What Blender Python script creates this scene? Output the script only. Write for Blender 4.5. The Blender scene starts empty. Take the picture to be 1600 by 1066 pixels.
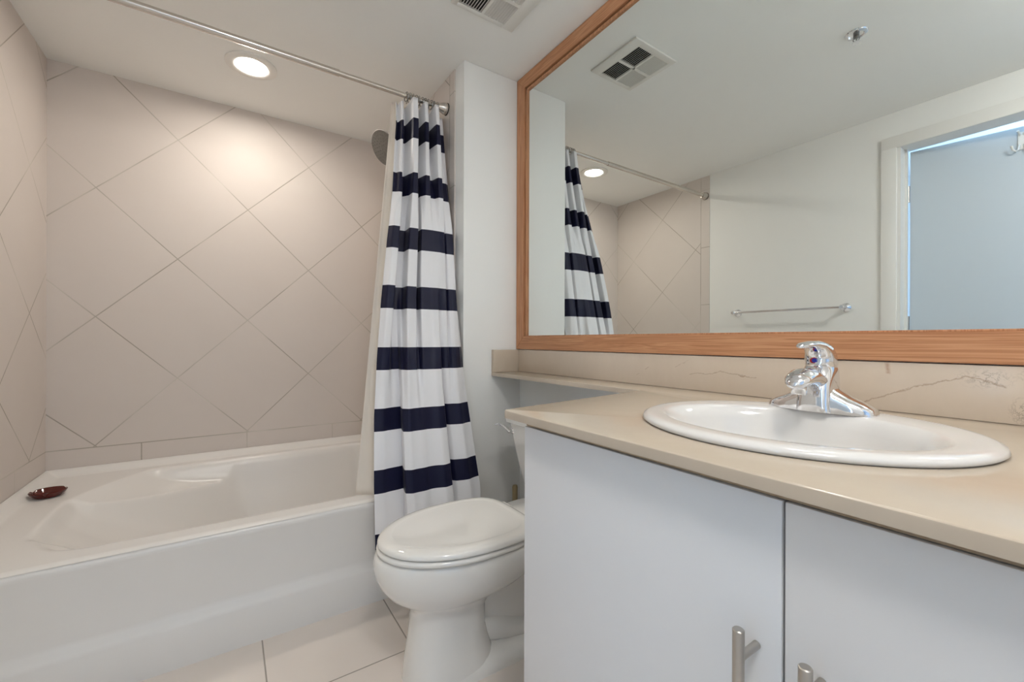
import bpy, bmesh, math, random
from mathutils import Vector, Matrix

S = bpy.context.scene
COL = S.collection
PI = math.pi
random.seed(7)

# ------------------------------------------------------------------ camera
cam_d = bpy.data.cameras.new('camera')
cam = bpy.data.objects.new('camera', cam_d)
COL.objects.link(cam)
cam_d.sensor_width = 36.0
cam_d.lens = 660.32 * 36.0 / 1600.0
cam_d.clip_start = 0.01
yaw, pitch, roll = math.radians(33.857), math.radians(0.03), math.radians(0.196)
Fw = Vector((math.sin(yaw) * math.cos(pitch), math.cos(yaw) * math.cos(pitch), -math.sin(pitch)))
Rt = Vector((math.cos(yaw), -math.sin(yaw), 0))
Up = Rt.cross(Fw)
R2 = Rt * math.cos(roll) + Up * math.sin(roll)
U2 = -Rt * math.sin(roll) + Up * math.cos(roll)
cam.matrix_world = Matrix(((R2.x, U2.x, -Fw.x, 0.0), (R2.y, U2.y, -Fw.y, 0.0), (R2.z, U2.z, -Fw.z, 0.9841), (0, 0, 0, 1)))
S.camera = cam

# ------------------------------------------------------------------ light and exposure
LAMP_TUB = 143.0         # emission of the ceiling lamp lenses
LAMP_VANITY = 46.0
LAMP_FILL = 39.0         # opal dome added out of view for overall fill
S.view_settings.view_transform = 'Standard'
S.view_settings.look = 'None'
S.view_settings.exposure = 0.27
S.view_settings.gamma = 1.0
S.view_settings.use_curve_mapping = False
w = bpy.data.worlds.new('sky'); S.world = w; w.use_nodes = True
w.node_tree.nodes['Background'].inputs[0].default_value = (0.42, 0.66, 1.0, 1)
w.node_tree.nodes['Background'].inputs[1].default_value = 1.2
sun_l = bpy.data.lights.new('window_daylight', 'AREA')
sun_l.shape = 'RECTANGLE'; sun_l.size = 3.6; sun_l.size_y = 1.9
sun_l.energy = 300; sun_l.color = (0.50, 0.73, 1.0)
sun_o = bpy.data.objects.new('window_daylight', sun_l)
COL.objects.link(sun_o)
sun_o.location = (-3.24, -0.6, 1.35)
sun_o.rotation_euler = (0, -PI / 2, 0)     # shines towards +x through the bedroom window

# ------------------------------------------------------------------ helpers
def lin(c):
    c = c / 255.0
    return c / 12.92 if c <= 0.04045 else ((c + 0.055) / 1.055) ** 2.4
def rgb(r, g, b): return (lin(r), lin(g), lin(b), 1.0)

class NT:
    def __init__(s, name):
        s.m = bpy.data.materials.new(name); s.m.use_nodes = True
        s.t = s.m.node_tree; s.n = s.t.nodes; s.l = s.t.links
        s.p = s.n['Principled BSDF']
    def put(s, sock, v):
        if isinstance(v, bpy.types.NodeSocket): s.l.new(v, sock)
        elif v is not None: sock.default_value = v
    def math(s, op, a, b=None, c=None, clamp=False):
        n = s.n.new('ShaderNodeMath'); n.operation = op; n.use_clamp = clamp
        s.put(n.inputs[0], a); s.put(n.inputs[1], b); s.put(n.inputs[2], c)
        return n.outputs[0]
    def mix(s, f, a, b):
        n = s.n.new('ShaderNodeMix'); n.data_type = 'RGBA'
        s.put(n.inputs[0], f); s.put(n.inputs[6], a); s.put(n.inputs[7], b)
        return n.outputs[2]
    def coord(s, kind='Object'):
        return s.n.new('ShaderNodeTexCoord').outputs[kind]
    def sep(s, v):
        n = s.n.new('ShaderNodeSeparateXYZ'); s.l.new(v, n.inputs[0]); return n.outputs
    def comb(s, x, y, z):
        n = s.n.new('ShaderNodeCombineXYZ'); s.put(n.inputs[0], x); s.put(n.inputs[1], y); s.put(n.inputs[2], z); return n.outputs[0]
    def scale(s, v, sc):
        n = s.n.new('ShaderNodeMapping'); s.l.new(v, n.inputs[0]); n.inputs[3].default_value = sc; return n.outputs[0]
    def noise(s, v, scale, detail=4, rough=0.55, dist=0.0):
        n = s.n.new('ShaderNodeTexNoise'); s.l.new(v, n.inputs['Vector'])
        n.inputs['Scale'].default_value = scale; n.inputs['Detail'].default_value = detail
        n.inputs['Roughness'].default_value = rough; n.inputs['Distortion'].default_value = dist
        return n.outputs['Fac']
    def ramp(s, f, stops):
        n = s.n.new('ShaderNodeValToRGB'); s.put(n.inputs[0], f)
        e = n.color_ramp.elements
        while len(e) < len(stops): e.new(0.5)
        for i, (p, c) in enumerate(stops): e[i].position = p; e[i].color = c
        return n.outputs[0]
    def bump(s, h, strength=0.2, dist=0.002):
        n = s.n.new('ShaderNodeBump'); s.put(n.inputs['Height'], h)
        n.inputs['Strength'].default_value = strength; n.inputs['Distance'].default_value = dist
        s.l.new(n.outputs[0], s.p.inputs['Normal'])
    def set(s, color=None, rough=None, metal=None, spec=None, coat=None):
        s.put(s.p.inputs['Base Color'], color); s.put(s.p.inputs['Roughness'], rough)
        s.put(s.p.inputs['Metallic'], metal); s.put(s.p.inputs['Specular IOR Level'], spec)
        if coat is not None: s.p.inputs['Coat Weight'].default_value = coat; s.p.inputs['Coat Roughness'].default_value = 0.05
        return s.m

def plain(name, c, rough=0.5, metal=0.0, spec=0.5, coat=None, mottle=0.0, mscale=6.0):
    t = NT(name)
    if mottle > 0:
        f = t.noise(t.coord(), mscale, 3)
        d = tuple(min(1, v * (1 - mottle)) for v in c[:3]) + (1,)
        c = t.mix(f, c, d)
    return t.set(c, rough, metal, spec, coat)

def line_mask(t, u, period, width):
    """1 on the lines u = k * period, width wide"""
    a = t.math('DIVIDE', u, period)
    fr = t.math('SUBTRACT', a, t.math('ROUND', a))
    d = t.math('MULTIPLY', t.math('ABSOLUTE', fr), period)
    return t.math('SUBTRACT', 1.0, t.math('DIVIDE', t.math('SUBTRACT', d, width * 0.3), width * 0.4), clamp=True)

TILE_A = rgb(222, 213, 206); TILE_B = rgb(216, 206, 198); GROUT = rgb(172, 163, 151); GROUT_PALE = rgb(212, 205, 195)
def tile_mat(name, axis, a0, joint0, joint_pitch, border=None):
    t = NT(name)
    o = t.coord(); x, y, z = t.sep(o)
    a = x if axis == 'x' else y
    da = t.math('SUBTRACT', a, a0); dz = t.math('SUBTRACT', z, 0.494)
    D = 0.595; wd = 0.0042
    u = t.math('ADD', da, dz); v = t.math('SUBTRACT', da, dz)
    mu = line_mask(t, u, D, wd * 1.414); mv = line_mask(t, v, D, wd * 1.414)
    above = t.math('GREATER_THAN', z, 0.487)
    diag = t.math('MULTIPLY', t.math('MAXIMUM', mu, mv), above)
    hz = t.math('SUBTRACT', 1.0, t.math('DIVIDE', t.math('SUBTRACT', t.math('ABSOLUTE', t.math('SUBTRACT', z, 0.487)), wd * 0.3), wd * 0.4), clamp=True)
    vj = t.math('MULTIPLY', line_mask(t, t.math('SUBTRACT', a, joint0), joint_pitch, wd), t.math('LESS_THAN', z, 0.487))
    g = t.math('MAXIMUM', diag, t.math('MAXIMUM', hz, vj))
    if border is not None:
        inb = t.math('LESS_THAN', a, border)
        vb = t.math('SUBTRACT', 1.0, t.math('DIVIDE', t.math('SUBTRACT', t.math('ABSOLUTE', t.math('SUBTRACT', a, border)), wd * 0.3), wd * 0.4), clamp=True)
        hb = line_mask(t, t.math('SUBTRACT', z, 0.40), 0.43, wd)
        g = t.math('MAXIMUM', t.math('MULTIPLY', g, t.math('SUBTRACT', 1.0, inb)), t.math('MAXIMUM', vb, t.math('MULTIPLY', hb, inb)))
    wn = t.n.new('ShaderNodeTexWhiteNoise'); wn.noise_dimensions = '2D'
    t.l.new(t.comb(t.math('FLOOR', t.math('DIVIDE', u, D)), t.math('FLOOR', t.math('DIVIDE', v, D)), 0.0), wn.inputs['Vector'])
    n1 = t.noise(o, 5.0, 5, 0.6)
    f = t.math('ADD', t.math('MULTIPLY', n1, 0.8), t.math('MULTIPLY', wn.outputs['Value'], 0.25), clamp=True)
    base = t.mix(f, TILE_A, TILE_B)
    gn = t.ramp(t.noise(o, 2.6, 2), [(0.42, (0, 0, 0, 1)), (0.62, (1, 1, 1, 1))])
    col = t.mix(g, base, t.mix(gn, GROUT, GROUT_PALE))
    t.bump(t.math('ADD', t.math('MULTIPLY', g, -1.0), t.math('MULTIPLY', t.noise(o, 14.0, 3), 0.12)), 0.35, 0.0015)
    return t.set(col, t.math('ADD', 0.5, t.math('MULTIPLY', g, 0.3)), 0.0, 0.28)

def floor_mat():
    t = NT('floor_tile'); o = t.coord(); x, y, z = t.sep(o)
    wd = 0.004
    gx = line_mask(t, t.math('SUBTRACT', x, 0.094), 0.397, wd); gy = line_mask(t, t.math('SUBTRACT', y, 1.30), 0.397, wd)
    g = t.math('MAXIMUM', gx, gy)
    base = t.mix(t.noise(o, 4.0, 5, 0.6), rgb(236, 226, 217), rgb(229, 218, 208))
    t.bump(t.math('MULTIPLY', g, -1.0), 0.3, 0.0015)
    return t.set(t.mix(g, base, rgb(160, 151, 140)), t.math('ADD', 0.3, t.math('MULTIPLY', g, 0.4)), 0.0, 0.45)

def marble_mat(name, tone, veins):
    t = NT(name); o = t.coord()
    n1 = t.noise(o, 4.5, 6, 0.62, 0.8); n2 = t.noise(t.scale(o, (3, 3, 1.2)), 9.0, 5, 0.6)
    c = t.mix(n1, tone[0], tone[1])
    c = t.mix(t.math('MULTIPLY', n2, 0.5), c, tone[2])
    if veins:
        # thin rusty veins at their own places on the slab: distance to short segments, wobbled by noise
        x, y, z = t.sep(o)
        y = t.math('ADD', y, 0.7); z = t.math('ADD', z, 0.84)       # the slab's own coordinates are measured from the counter's origin
        wob = t.math('MULTIPLY', t.math('SUBTRACT', t.noise(o, 34.0, 5, 0.65), 0.5), 0.022)
        def seg(ya, za, yb, zb, wd):
            ex, ez = yb - ya, zb - za; L2 = ex * ex + ez * ez
            px, pz = t.math('SUBTRACT', y, ya), t.math('SUBTRACT', z, za)
            h = t.math('DIVIDE', t.math('ADD', t.math('MULTIPLY', px, ex), t.math('MULTIPLY', pz, ez)), L2, clamp=True)
            dx, dz = t.math('SUBTRACT', px, t.math('MULTIPLY', h, ex)), t.math('SUBTRACT', pz, t.math('MULTIPLY', h, ez))
            dz = t.math('ADD', dz, wob)
            d = t.math('SQRT', t.math('ADD', t.math('MULTIPLY', dx, dx), t.math('MULTIPLY', dz, dz)))
            return t.math('SUBTRACT', 1.0, t.math('DIVIDE', d, wd), clamp=True)
        tot = None
        for q_ in ((.345, .850, .257, .893, .0022), (.257, .893, .186, .919, .0020), (.75, .886, .657, .899, .0016), (.657, .899, .56, .889, .0016), (.186, .919, .165, .916, .0022), (.165, .916, .135, .905, .003), (.80, .905, .74, .934, .0012), (.95, .87, .90, .90, .0012)):
            m_ = seg(*q_); tot = m_ if tot is None else t.math('MAXIMUM', tot, m_)
        c = t.mix(t.math('MULTIPLY', tot, veins), c, rgb(136, 100, 68))
        # clusters of dark pits
        pz_ = t.math('ABSOLUTE', t.math('SUBTRACT', t.noise(o, 60.0, 4, 0.7, 0.6), 0.5))
        pit = t.math('SUBTRACT', 1.0, t.math('MULTIPLY', pz_, 26.0), clamp=True)
        blob = None
        for cy, cz, ry, rz in ((.158, .918, .034, .018), (.118, .862, .012, .026), (.10, .925, .02, .02), (.43, .92, .02, .02), (.0, .89, .05, .03)):
            dy_, dz_ = t.math('DIVIDE', t.math('SUBTRACT', y, cy), ry), t.math('DIVIDE', t.math('SUBTRACT', z, cz), rz)
            m_ = t.math('SUBTRACT', 1.25, t.math('SQRT', t.math('ADD', t.math('MULTIPLY', dy_, dy_), t.math('MULTIPLY', dz_, dz_))), clamp=True)
            blob = m_ if blob is None else t.math('MAXIMUM', blob, m_)
        c = t.mix(t.math('MULTIPLY', t.math('MULTIPLY', pit, blob), veins), c, rgb(112, 92, 72))
        spot = seg(.297, .945, .2945, .922, .0055)
        c = t.mix(t.math('MULTIPLY', spot, veins), c, rgb(150, 92, 52))
    return t.set(c, 0.16, 0.0, 0.5)

def wood_mat(name, along):
    t = NT(name); o = t.coord()
    sc = {'y': (34, 0.8, 34), 'z': (34, 34, 0.8)}[along]
    v = t.scale(o, sc)
    n = t.noise(v, 1.6, 5, 0.6, 0.6)
    n2 = t.noise(t.scale(o, tuple(k * 5 if k > 5 else 3 for k in sc)), 1.5, 4, 0.6)
    wv = t.math('SINE', t.math('MULTIPLY', n, 46.0))
    f = t.math('ADD', t.math('MULTIPLY', wv, 0.17), t.math('ADD', t.math('MULTIPLY', n2, 0.42), 0.29), clamp=True)
    c = t.ramp(f, [(0.1, rgb(158, 104, 69)), (0.5, rgb(194, 139, 100)), (0.9, rgb(216, 168, 129))])
    t.bump(f, 0.05, 0.001)
    return t.set(c, 0.45, 0.0, 0.35)

def stripe_mat():
    t = NT('striped_cloth'); uv = t.coord('UV'); x, y, z = t.sep(uv)      # y of the UV = height of the cloth when hung, in metres
    k = t.math('DIVIDE', t.math('SUBTRACT', 1.951, y), 0.2475)
    fr = t.math('MULTIPLY', t.math('FRACT', t.math('ADD', k, 4.0)), 0.2475)
    navy = t.math('MULTIPLY', t.math('LESS_THAN', fr, 0.093), t.math('LESS_THAN', y, 1.9512))
    t.bump(t.noise(t.coord(), 420.0, 2), 0.06, 0.0006)
    c = t.mix(navy, rgb(238, 237, 239), rgb(14, 16, 46))
    t.p.inputs['Sheen Weight'].default_value = 0.05
    return t.set(c, 0.46, 0.0, 0.28)

M = {}
M['white_paint'] = plain('white_wall_paint', rgb(244, 243, 239), 0.6, mottle=0.02)
M['ceiling_paint'] = plain('ceiling_paint', rgb(250, 250, 247), 0.75, mottle=0.02)
M['trim_paint'] = plain('trim_gloss_paint', rgb(238, 236, 231), 0.35)
M['door_paint'] = plain('door_paint', rgb(198, 208, 216), 0.4)
M['tile_back'] = tile_mat('diagonal_wall_tile', 'x', -0.5095, -0.347, 0.431)
M['tile_left'] = tile_mat('diagonal_wall_tile_side', 'y', 2.500, 2.36, 0.431, border=1.862)
M['tile_end'] = tile_mat('diagonal_wall_tile_end', 'y', 2.500, 2.36, 0.431, border=1.795)
M['floor'] = floor_mat()
M['ceramic'] = plain('white_ceramic', rgb(240, 237, 231), 0.09, spec=0.5, coat=0.4)
M['sink'] = plain('white_sink_ceramic', rgb(228, 225, 221), 0.12, spec=0.5, coat=0.2)
M['acrylic'] = plain('white_tub_acrylic', rgb(233, 230, 226), 0.26, spec=0.5)
M['lacquer'] = plain('white_cabinet_lacquer', rgb(225, 224, 224), 0.22, spec=0.5)
M['carcass'] = plain('tan_cabinet_edge', rgb(170, 148, 122), 0.55)
M['marble'] = marble_mat('cream_marble_top', (rgb(203, 190, 173), rgb(197, 182, 163), rgb(190, 174, 154)), 0)
M['marble_splash'] = marble_mat('veined_cream_marble', (rgb(223, 208, 190), rgb(211, 194, 174), rgb(201, 184, 164)), 0.55)
M['wood_y'] = wood_mat('fir_wood_lengthwise', 'y')
M['wood_z'] = wood_mat('fir_wood_upright', 'z')
M['groove_shade'] = plain('groove_shade_brown', rgb(38, 22, 12), 0.8)  # shade inside the frame groove, put into the colour
M['glass_mirror'] = plain('silvered_mirror', (0.86, 0.90, 0.885, 1), 0.0, 1.0)
M['chrome'] = plain('polished_chrome', (0.82, 0.82, 0.84, 1), 0.06, 1.0)
M['nickel'] = plain('brushed_nickel', (0.50, 0.47, 0.43, 1), 0.32, 1.0)
M['rod_metal'] = plain('satin_rod_metal', (0.66, 0.62, 0.57, 1), 0.27, 1.0)
M['steel'] = plain('grey_steel', (0.34, 0.34, 0.33, 1), 0.28, 1.0)
M['spray'] = plain('grey_spray_plate', rgb(112, 108, 101), 0.4, mottle=0.5, mscale=90)
M['rubber'] = plain('dark_rubber', rgb(52, 48, 46), 0.7)
M['stripe'] = stripe_mat()
M['liner'] = plain('cream_liner_vinyl', rgb(240, 229, 215), 0.45)
M['vent_white'] = plain('vent_enamel', rgb(232, 230, 224), 0.4)
M['duct'] = plain('duct_shade', rgb(38, 36, 34), 0.8)
M['brown_glass'] = plain('brown_glazed_glass', rgb(84, 22, 12), 0.1, spec=0.5)
M['tan_wood'] = plain('tan_handle_wood', rgb(178, 158, 120), 0.55, mottle=0.2, mscale=30)
M['white_plastic'] = plain('white_plastic', rgb(236, 235, 230), 0.35)
M['blue'] = plain('blue_enamel', rgb(28, 44, 150), 0.25)
M['red'] = plain('red_enamel', rgb(176, 30, 36), 0.25)
M['bedroom'] = plain('bedroom_wall_paint', rgb(226, 230, 236), 0.7)
M['bed_floor'] = plain('bedroom_floor_boards', rgb(168, 150, 130), 0.5)
def lamp_mat(name, col, strength):
    t = NT(name); t.set((0.9, 0.9, 0.9, 1), 0.4)
    t.p.inputs['Emission Color'].default_value = col; t.p.inputs['Emission Strength'].default_value = strength
    return t.m
M['lens_tub'] = lamp_mat('lit_lens_tub', (1.0, 0.93, 0.84, 1), LAMP_TUB)
M['lens_vanity'] = lamp_mat('lit_lens_vanity', (1.0, 0.97, 0.93, 1), LAMP_VANITY)
M['lens_fill'] = lamp_mat('lit_lens_fill', (1.0, 0.985, 0.96, 1), LAMP_FILL)

class MB:
    def __init__(s): s.b = bmesh.new()
    def box(s, x0, x1, y0, y1, z0, z1, bev=0.0, seg=2):
        r = bmesh.ops.create_cube(s.b, size=1.0)
        for v in r['verts']:
            v.co = Vector(((x0 + x1) / 2 + v.co.x * (x1 - x0), (y0 + y1) / 2 + v.co.y * (y1 - y0), (z0 + z1) / 2 + v.co.z * (z1 - z0)))
        if bev > 0:
            es = list({e for v in r['verts'] for e in v.link_edges})
            bmesh.ops.bevel(s.b, geom=es, offset=bev, segments=seg, affect='EDGES', profile=0.5)
        return s
    def loft(s, rings, cap0=True, cap1=True, closed=True):
        vs = [[s.b.verts.new(p) for p in r] for r in rings]
        n = len(rings[0])
        for a, b in zip(vs, vs[1:]):
            for i in range(n if closed else n - 1):
                j = (i + 1) % n
                s.b.faces.new((a[i], a[j], b[j], b[i]))
        if cap0 and closed: s.b.faces.new(vs[0][::-1])
        if cap1 and closed: s.b.faces.new(vs[-1])
        return s
    def tube(s, pts, rad, n=16, cap=True, flat=None):
        pts = [Vector(p) for p in pts]
        if not hasattr(rad, '__len__'): rad = [rad] * len(pts)
        rings = []; prev = None
        for i, p in enumerate(pts):
            d = (pts[min(i + 1, len(pts) - 1)] - pts[max(i - 1, 0)]).normalized()
            if prev is None:
                ref = Vector((0, 0, 1)) if abs(d.z) < 0.9 else Vector((1, 0, 0))
                a = d.cross(ref).normalized()
            else:
                a = (prev - d * prev.dot(d)).normalized()
            prev = a; b = d.cross(a)
            ra, rb = (rad[i], rad[i]) if not hasattr(rad[i], '__len__') else rad[i]
            rings.append([p + a * ra * math.cos(2 * PI * k / n) + b * rb * math.sin(2 * PI * k / n) for k in range(n)])
        return s.loft(rings, cap, cap)
    def lathe(s, prof, centre, axis=(0, 0, 1), n=40):
        """prof: list of (radius, distance along axis)"""
        ax = Vector(axis).normalized(); c = Vector(centre)
        ref = Vector((0, 0, 1)) if abs(ax.z) < 0.9 else Vector((1, 0, 0))
        a = ax.cross(ref).normalized(); b = ax.cross(a)
        rings = [[c + ax * h + (a * math.cos(2 * PI * k / n) + b * math.sin(2 * PI * k / n)) * max(r, 1e-5) for k in range(n)] for r, h in prof]
        return s.loft(rings, True, True)
    def torus(s, c, R, r, axis, n=28, m=8):
        ax = Vector(axis).normalized(); c = Vector(c)
        ref = Vector((0, 0, 1)) if abs(ax.z) < 0.9 else Vector((1, 0, 0))
        a = ax.cross(ref).normalized(); b = ax.cross(a)
        vs = []
        for i in range(n):
            d = a * math.cos(2 * PI * i / n) + b * math.sin(2 * PI * i / n)
            vs.append([s.b.verts.new(c + d * (R + r * math.cos(2 * PI * j / m)) + ax * r * math.sin(2 * PI * j / m)) for j in range(m)])
        for i in range(n):
            for j in range(m):
                s.b.faces.new((vs[i][j], vs[(i + 1) % n][j], vs[(i + 1) % n][(j + 1) % m], vs[i][(j + 1) % m]))
        return s
    def prism(s, poly, ax, t0, t1, bev=0.0):
        """poly: 2D points of the profile; ax: 0/1/2 the extrusion axis"""
        def P(a, b, t):
            return {0: (t, a, b), 1: (a, t, b), 2: (a, b, t)}[ax]
        s.loft([[P(a, b, t0) for a, b in poly], [P(a, b, t1) for a, b in poly]])
        if bev > 0:
            s.b.verts.ensure_lookup_table()
            n = 2 * len(poly)
            vv = set(s.b.verts[-n:])
            es = [e for e in s.b.edges if e.verts[0] in vv and e.verts[1] in vv]
            bmesh.ops.bevel(s.b, geom=es, offset=bev, segments=2, affect='EDGES', profile=0.5)
        return s
    def build(s, name, mat, parent=None, angle=38, mods=None):
        bmesh.ops.recalc_face_normals(s.b, faces=s.b.faces[:])
        off = Vector((0, 0, 0)); q = parent
        while q is not None: off += q.location; q = q.parent
        own = Vector((0, 0, 0))
        for v in s.b.verts: v.co -= off
        lim = math.radians(angle)
        for f in s.b.faces: f.smooth = True
        for e in s.b.edges:
            if len(e.link_faces) == 2 and e.calc_face_angle(0) > lim: e.smooth = False
        me = bpy.data.meshes.new(name); s.b.to_mesh(me); s.b.free()
        me.materials.append(M[mat] if isinstance(mat, str) else mat)
        o = bpy.data.objects.new(name, me); COL.objects.link(o)
        if parent is not None: o.parent = parent
        return o

def tag(o, label, cat, group=None):
    o['label'] = label; o['category'] = cat
    if group: o['group'] = group
    return o
def thing(name, label, cat, loc, group=None):
    o = bpy.data.objects.new(name, None); COL.objects.link(o); o.location = loc
    o.empty_display_size = 0.05
    return tag(o, label, cat, group)
def struct(o, label=None):
    o['kind'] = 'structure'
    if label: o['label'] = label
    return o
def smooth(a, b, x):
    t = max(0.0, min(1.0, (x - a) / (b - a))); return t * t * (3 - 2 * t)
def interp(tab, x):
    if x <= tab[0][0]: return tab[0][1]
    for (a, va), (b, vb) in zip(tab, tab[1:]):
        if x <= b: return va + (vb - va) * (x - a) / (b - a)
    return tab[-1][1]

ZC = 2.22
XL, XS, XM, YS, YB, YA = -0.667, 0.8575, 1.162, 1.663, 2.687, 1.62

# ------------------------------------------------------------------ the setting
struct(MB().box(XL, 1.27, -0.97, 2.80, -0.06, 0).build('floor', 'floor'), 'beige square floor tiles with thin grey grout')
struct(MB().box(XL - 0.11, 1.27, -0.97, 2.80, ZC, ZC + 0.06).build('ceiling', 'ceiling_paint'), 'smooth white painted bathroom ceiling')
struct(MB().box(XL - 0.11, 1.27, YB, YB + 0.11, 0, 2.6).build('wall_back', 'tile_back'), 'beige wall tiles laid diagonally behind the bathtub')
DJ, DZ = 0.735, 2.024            # doorway: jamb nearest the tub, head height
DY0 = -0.04
wl = MB()
wl.box(XL - 0.11, XL - 0.004, DJ, YB, 0, 2.6)
wl.box(XL - 0.11, XL - 0.004, -0.97, DY0, 0, 2.6)
wl.box(XL - 0.11, XL - 0.004, DY0, DJ, DZ, 2.6)
struct(wl.build('wall_left', 'white_paint'), 'white wall with a towel bar, seen in the mirror')
struct(MB().box(XL - 0.004, XL, 1.793, YB, 0, ZC).build('wall_left_tiled', 'tile_left'), 'beige tiled wall at the lounging end of the bathtub')
struct(MB().box(XM, XM + 0.11, -0.97, YS, 0, 2.6).build('wall_right', 'white_paint'), 'white wall behind the mirror and toilet')
struct(MB().box(XS, XM + 0.11, YS, YB, 0, ZC, 0.002).build('wall_wing', 'white_paint'), 'white wing wall between bathtub and toilet')
struct(MB().box(XS - 0.006, XS, 1.745, YB, 0, ZC).build('wall_wing_tiled', 'tile_end'), 'beige tiled wall at the shower head end')
wr = MB()
wr.box(XL - 0.004, -0.46, -0.97, -0.87, 0, 2.6); wr.box(0.44, XM, -0.97, -0.87, 0, 2.6); wr.box(-0.46, 0.44, -0.97, -0.87, 2.03, 2.6)
struct(wr.build('wall_front', 'white_paint'))
# unseen bedroom beyond both doorways, added as a source for the blue daylight
struct(MB().box(-3.3, 1.3, -4.1, 2.8, -0.12, -0.061).build('floor_bedroom', 'bed_floor'))
struct(MB().box(-3.3, 1.3, -4.1, 2.8, 2.6, 2.66).build('ceiling_bedroom', 'bedroom'))
wb = MB()
wb.box(-3.3, -3.2, -4.1, 2.8, -0.06, 0.4); wb.box(-3.3, -3.2, -4.1, 2.8, 2.3, 2.6)
wb.box(-3.3, -3.2, -4.1, -2.4, 0.4, 2.3); wb.box(-3.3, -3.2, 1.2, 2.8, 0.4, 2.3)
struct(wb.build('wall_bedroom_west', 'bedroom'))
struct(MB().box(-3.3, 1.3, -4.2, -4.1, -0.06, 2.6).build('wall_bedroom_south', 'bedroom'))
struct(MB().box(-3.3, XL - 0.11, 2.8, 2.9, -0.06, 2.6).build('wall_bedroom_north', 'bedroom'))
struct(MB().box(1.27, 1.3, -4.1, -0.97, -0.06, 2.6).build('wall_bedroom_east', 'bedroom'))
# doorway lining, casing and the door standing ajar
ja = MB()
ja.box(XL - 0.112, XL + 0.001, DJ - 0.018, DJ + 0.001, 0, DZ)
ja.box(XL - 0.112, XL + 0.001, DY0 - 0.001, DY0 + 0.018, 0, DZ)
ja.box(XL - 0.112, XL + 0.001, DY0, DJ, DZ - 0.001, DZ + 0.016)
ja.box(XL - 0.088, XL - 0.07, DJ - 0.028, DJ - 0.018, 0, DZ); 
struct(ja.build('trim_1', 'trim_paint'), 'white door jamb')
cs = MB()
cs.box(XL - 0.004, XL + 0.012, DJ - 0.004, DJ + 0.062, 0, DZ + 0.06, 0.004)
cs.box(XL - 0.004, XL + 0.012, DY0 - 0.062, DY0 + 0.004, 0, DZ + 0.06, 0.004)
cs.box(XL - 0.004, XL + 0.0125, DY0 - 0.062, DJ + 0.062, DZ - 0.002, DZ + 0.064, 0.004)
struct(cs.build('trim_2', 'trim_paint'), 'white door casing')
HX, HY = XL - 0.125, DJ - 0.016
door = bpy.data.objects.new('door_1', None); COL.objects.link(door); door.location = (HX, HY, 0.0)
struct(door, 'white flush door standing ajar')
def slab_pt(d, th, z):          # d along the door from the hinge, th through its thickness (towards the bathroom +)
    a = math.radians(10.0)
    return Vector((HX - d * math.sin(a) + th * math.cos(a), HY - d * math.cos(a) - th * math.sin(a), z))
def slab(d0, d1, t0, t1, z0, z1):
    b = MB()
    b.loft([[slab_pt(d0, t0, z), slab_pt(d1, t0, z), slab_pt(d1, t1, z), slab_pt(d0, t1, z)] for z in (z0, z1)])
    return b
slab(0.012, 0.745, -0.02, 0.018, 0.01, 2.016).build('door_panel', 'door_paint', door)
for hz in (0.25, 1.08, 1.79):
    MB().tube([slab_pt(0.004, 0.012, hz - 0.045), slab_pt(0.004, 0.012, hz + 0.045)], 0.007, 10).build('hinge', 'nickel', door)
kb = MB(); kb.lathe([(0.03, 0), (0.03, 0.006), (0.012, 0.01), (0.011, 0.035), (0.026, 0.045), (0.028, 0.058), (0.018, 0.066), (0, 0.067)], slab_pt(0.685, 0.018, 1.0), slab_pt(0, 1, 0) - slab_pt(0, 0, 0))
kb.build('door_knob', 'nickel', door)

# ------------------------------------------------------------------ bathtub
TX0, TX1, TY1 = XL + 0.002, XS - 0.008, YB - 0.002
tub = thing('bathtub', 'white acrylic alcove bathtub with a moulded backrest and plain apron', 'bathtub', ((TX0 + TX1) / 2, 2.15, 0))
RIM = 0.378
def rr_inside(x, y, x0, x1, y0, y1, r):
    cx, cy, hx, hy = (x0 + x1) / 2, (y0 + y1) / 2, (x1 - x0) / 2 - r, (y1 - y0) / 2 - r
    qx, qy = abs(x - cx) - hx, abs(y - cy) - hy
    return -(math.hypot(max(qx, 0), max(qy, 0)) + min(max(qx, qy), 0) - r)
def smin(a, b, k):
    h = max(0.0, min(1.0, 0.5 + 0.5 * (b - a) / k)); return b + (a - b) * h - k * h * (1 - h)
def tub_z(x, y):
    s = rr_inside(x, y, -0.515, 0.775, 1.705, 2.585, 0.20)
    wall = max(0.0, s) * 3.0
    # lounging hollow at the left end
    yc = 2.06
    back = 0.012 + 0.78 * (x + 0.53) - 0.62 * max(0.0, abs(y - yc) - 0.05) ** 1.6
    half = 0.20 + max(0.0, x + 0.43) * 0.66
    arm = 0.045 + 0.10 * max(0, x + 0.5) + 2.3 * max(0.0, half - abs(y - yc))
    d = smin(wall, 0.318, 0.05)
    d = smin(d, max(back, 0.0), 0.035)
    d = smin(d, arm, 0.10)
    d = max(0.0, d) * smooth(0.0, 0.05, s + 0.004)
    up = 0.0
    e = min(TY1 - y, x - TX0, TX1 - x)
    if e < 0.055: up = 0.026 * (1 - smooth(0, 0.055, e))
    up *= smooth(YA, YA + 0.09, y)
    lip = 0.006 * (1 - smooth(0.0, 0.014, y - (YA + 0.004)))
    return RIM + up - d - lip
b = MB()
NX, NY = 190, 130
xs = [TX0 + (TX1 - TX0) * i / NX for i in range(NX + 1)]
ys = [YA + 0.003 + (TY1 - YA - 0.003) * j / NY for j in range(NY + 1)]
g = [[b.b.verts.new((x, y, tub_z(x, y))) for y in ys] for x in xs]
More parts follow.
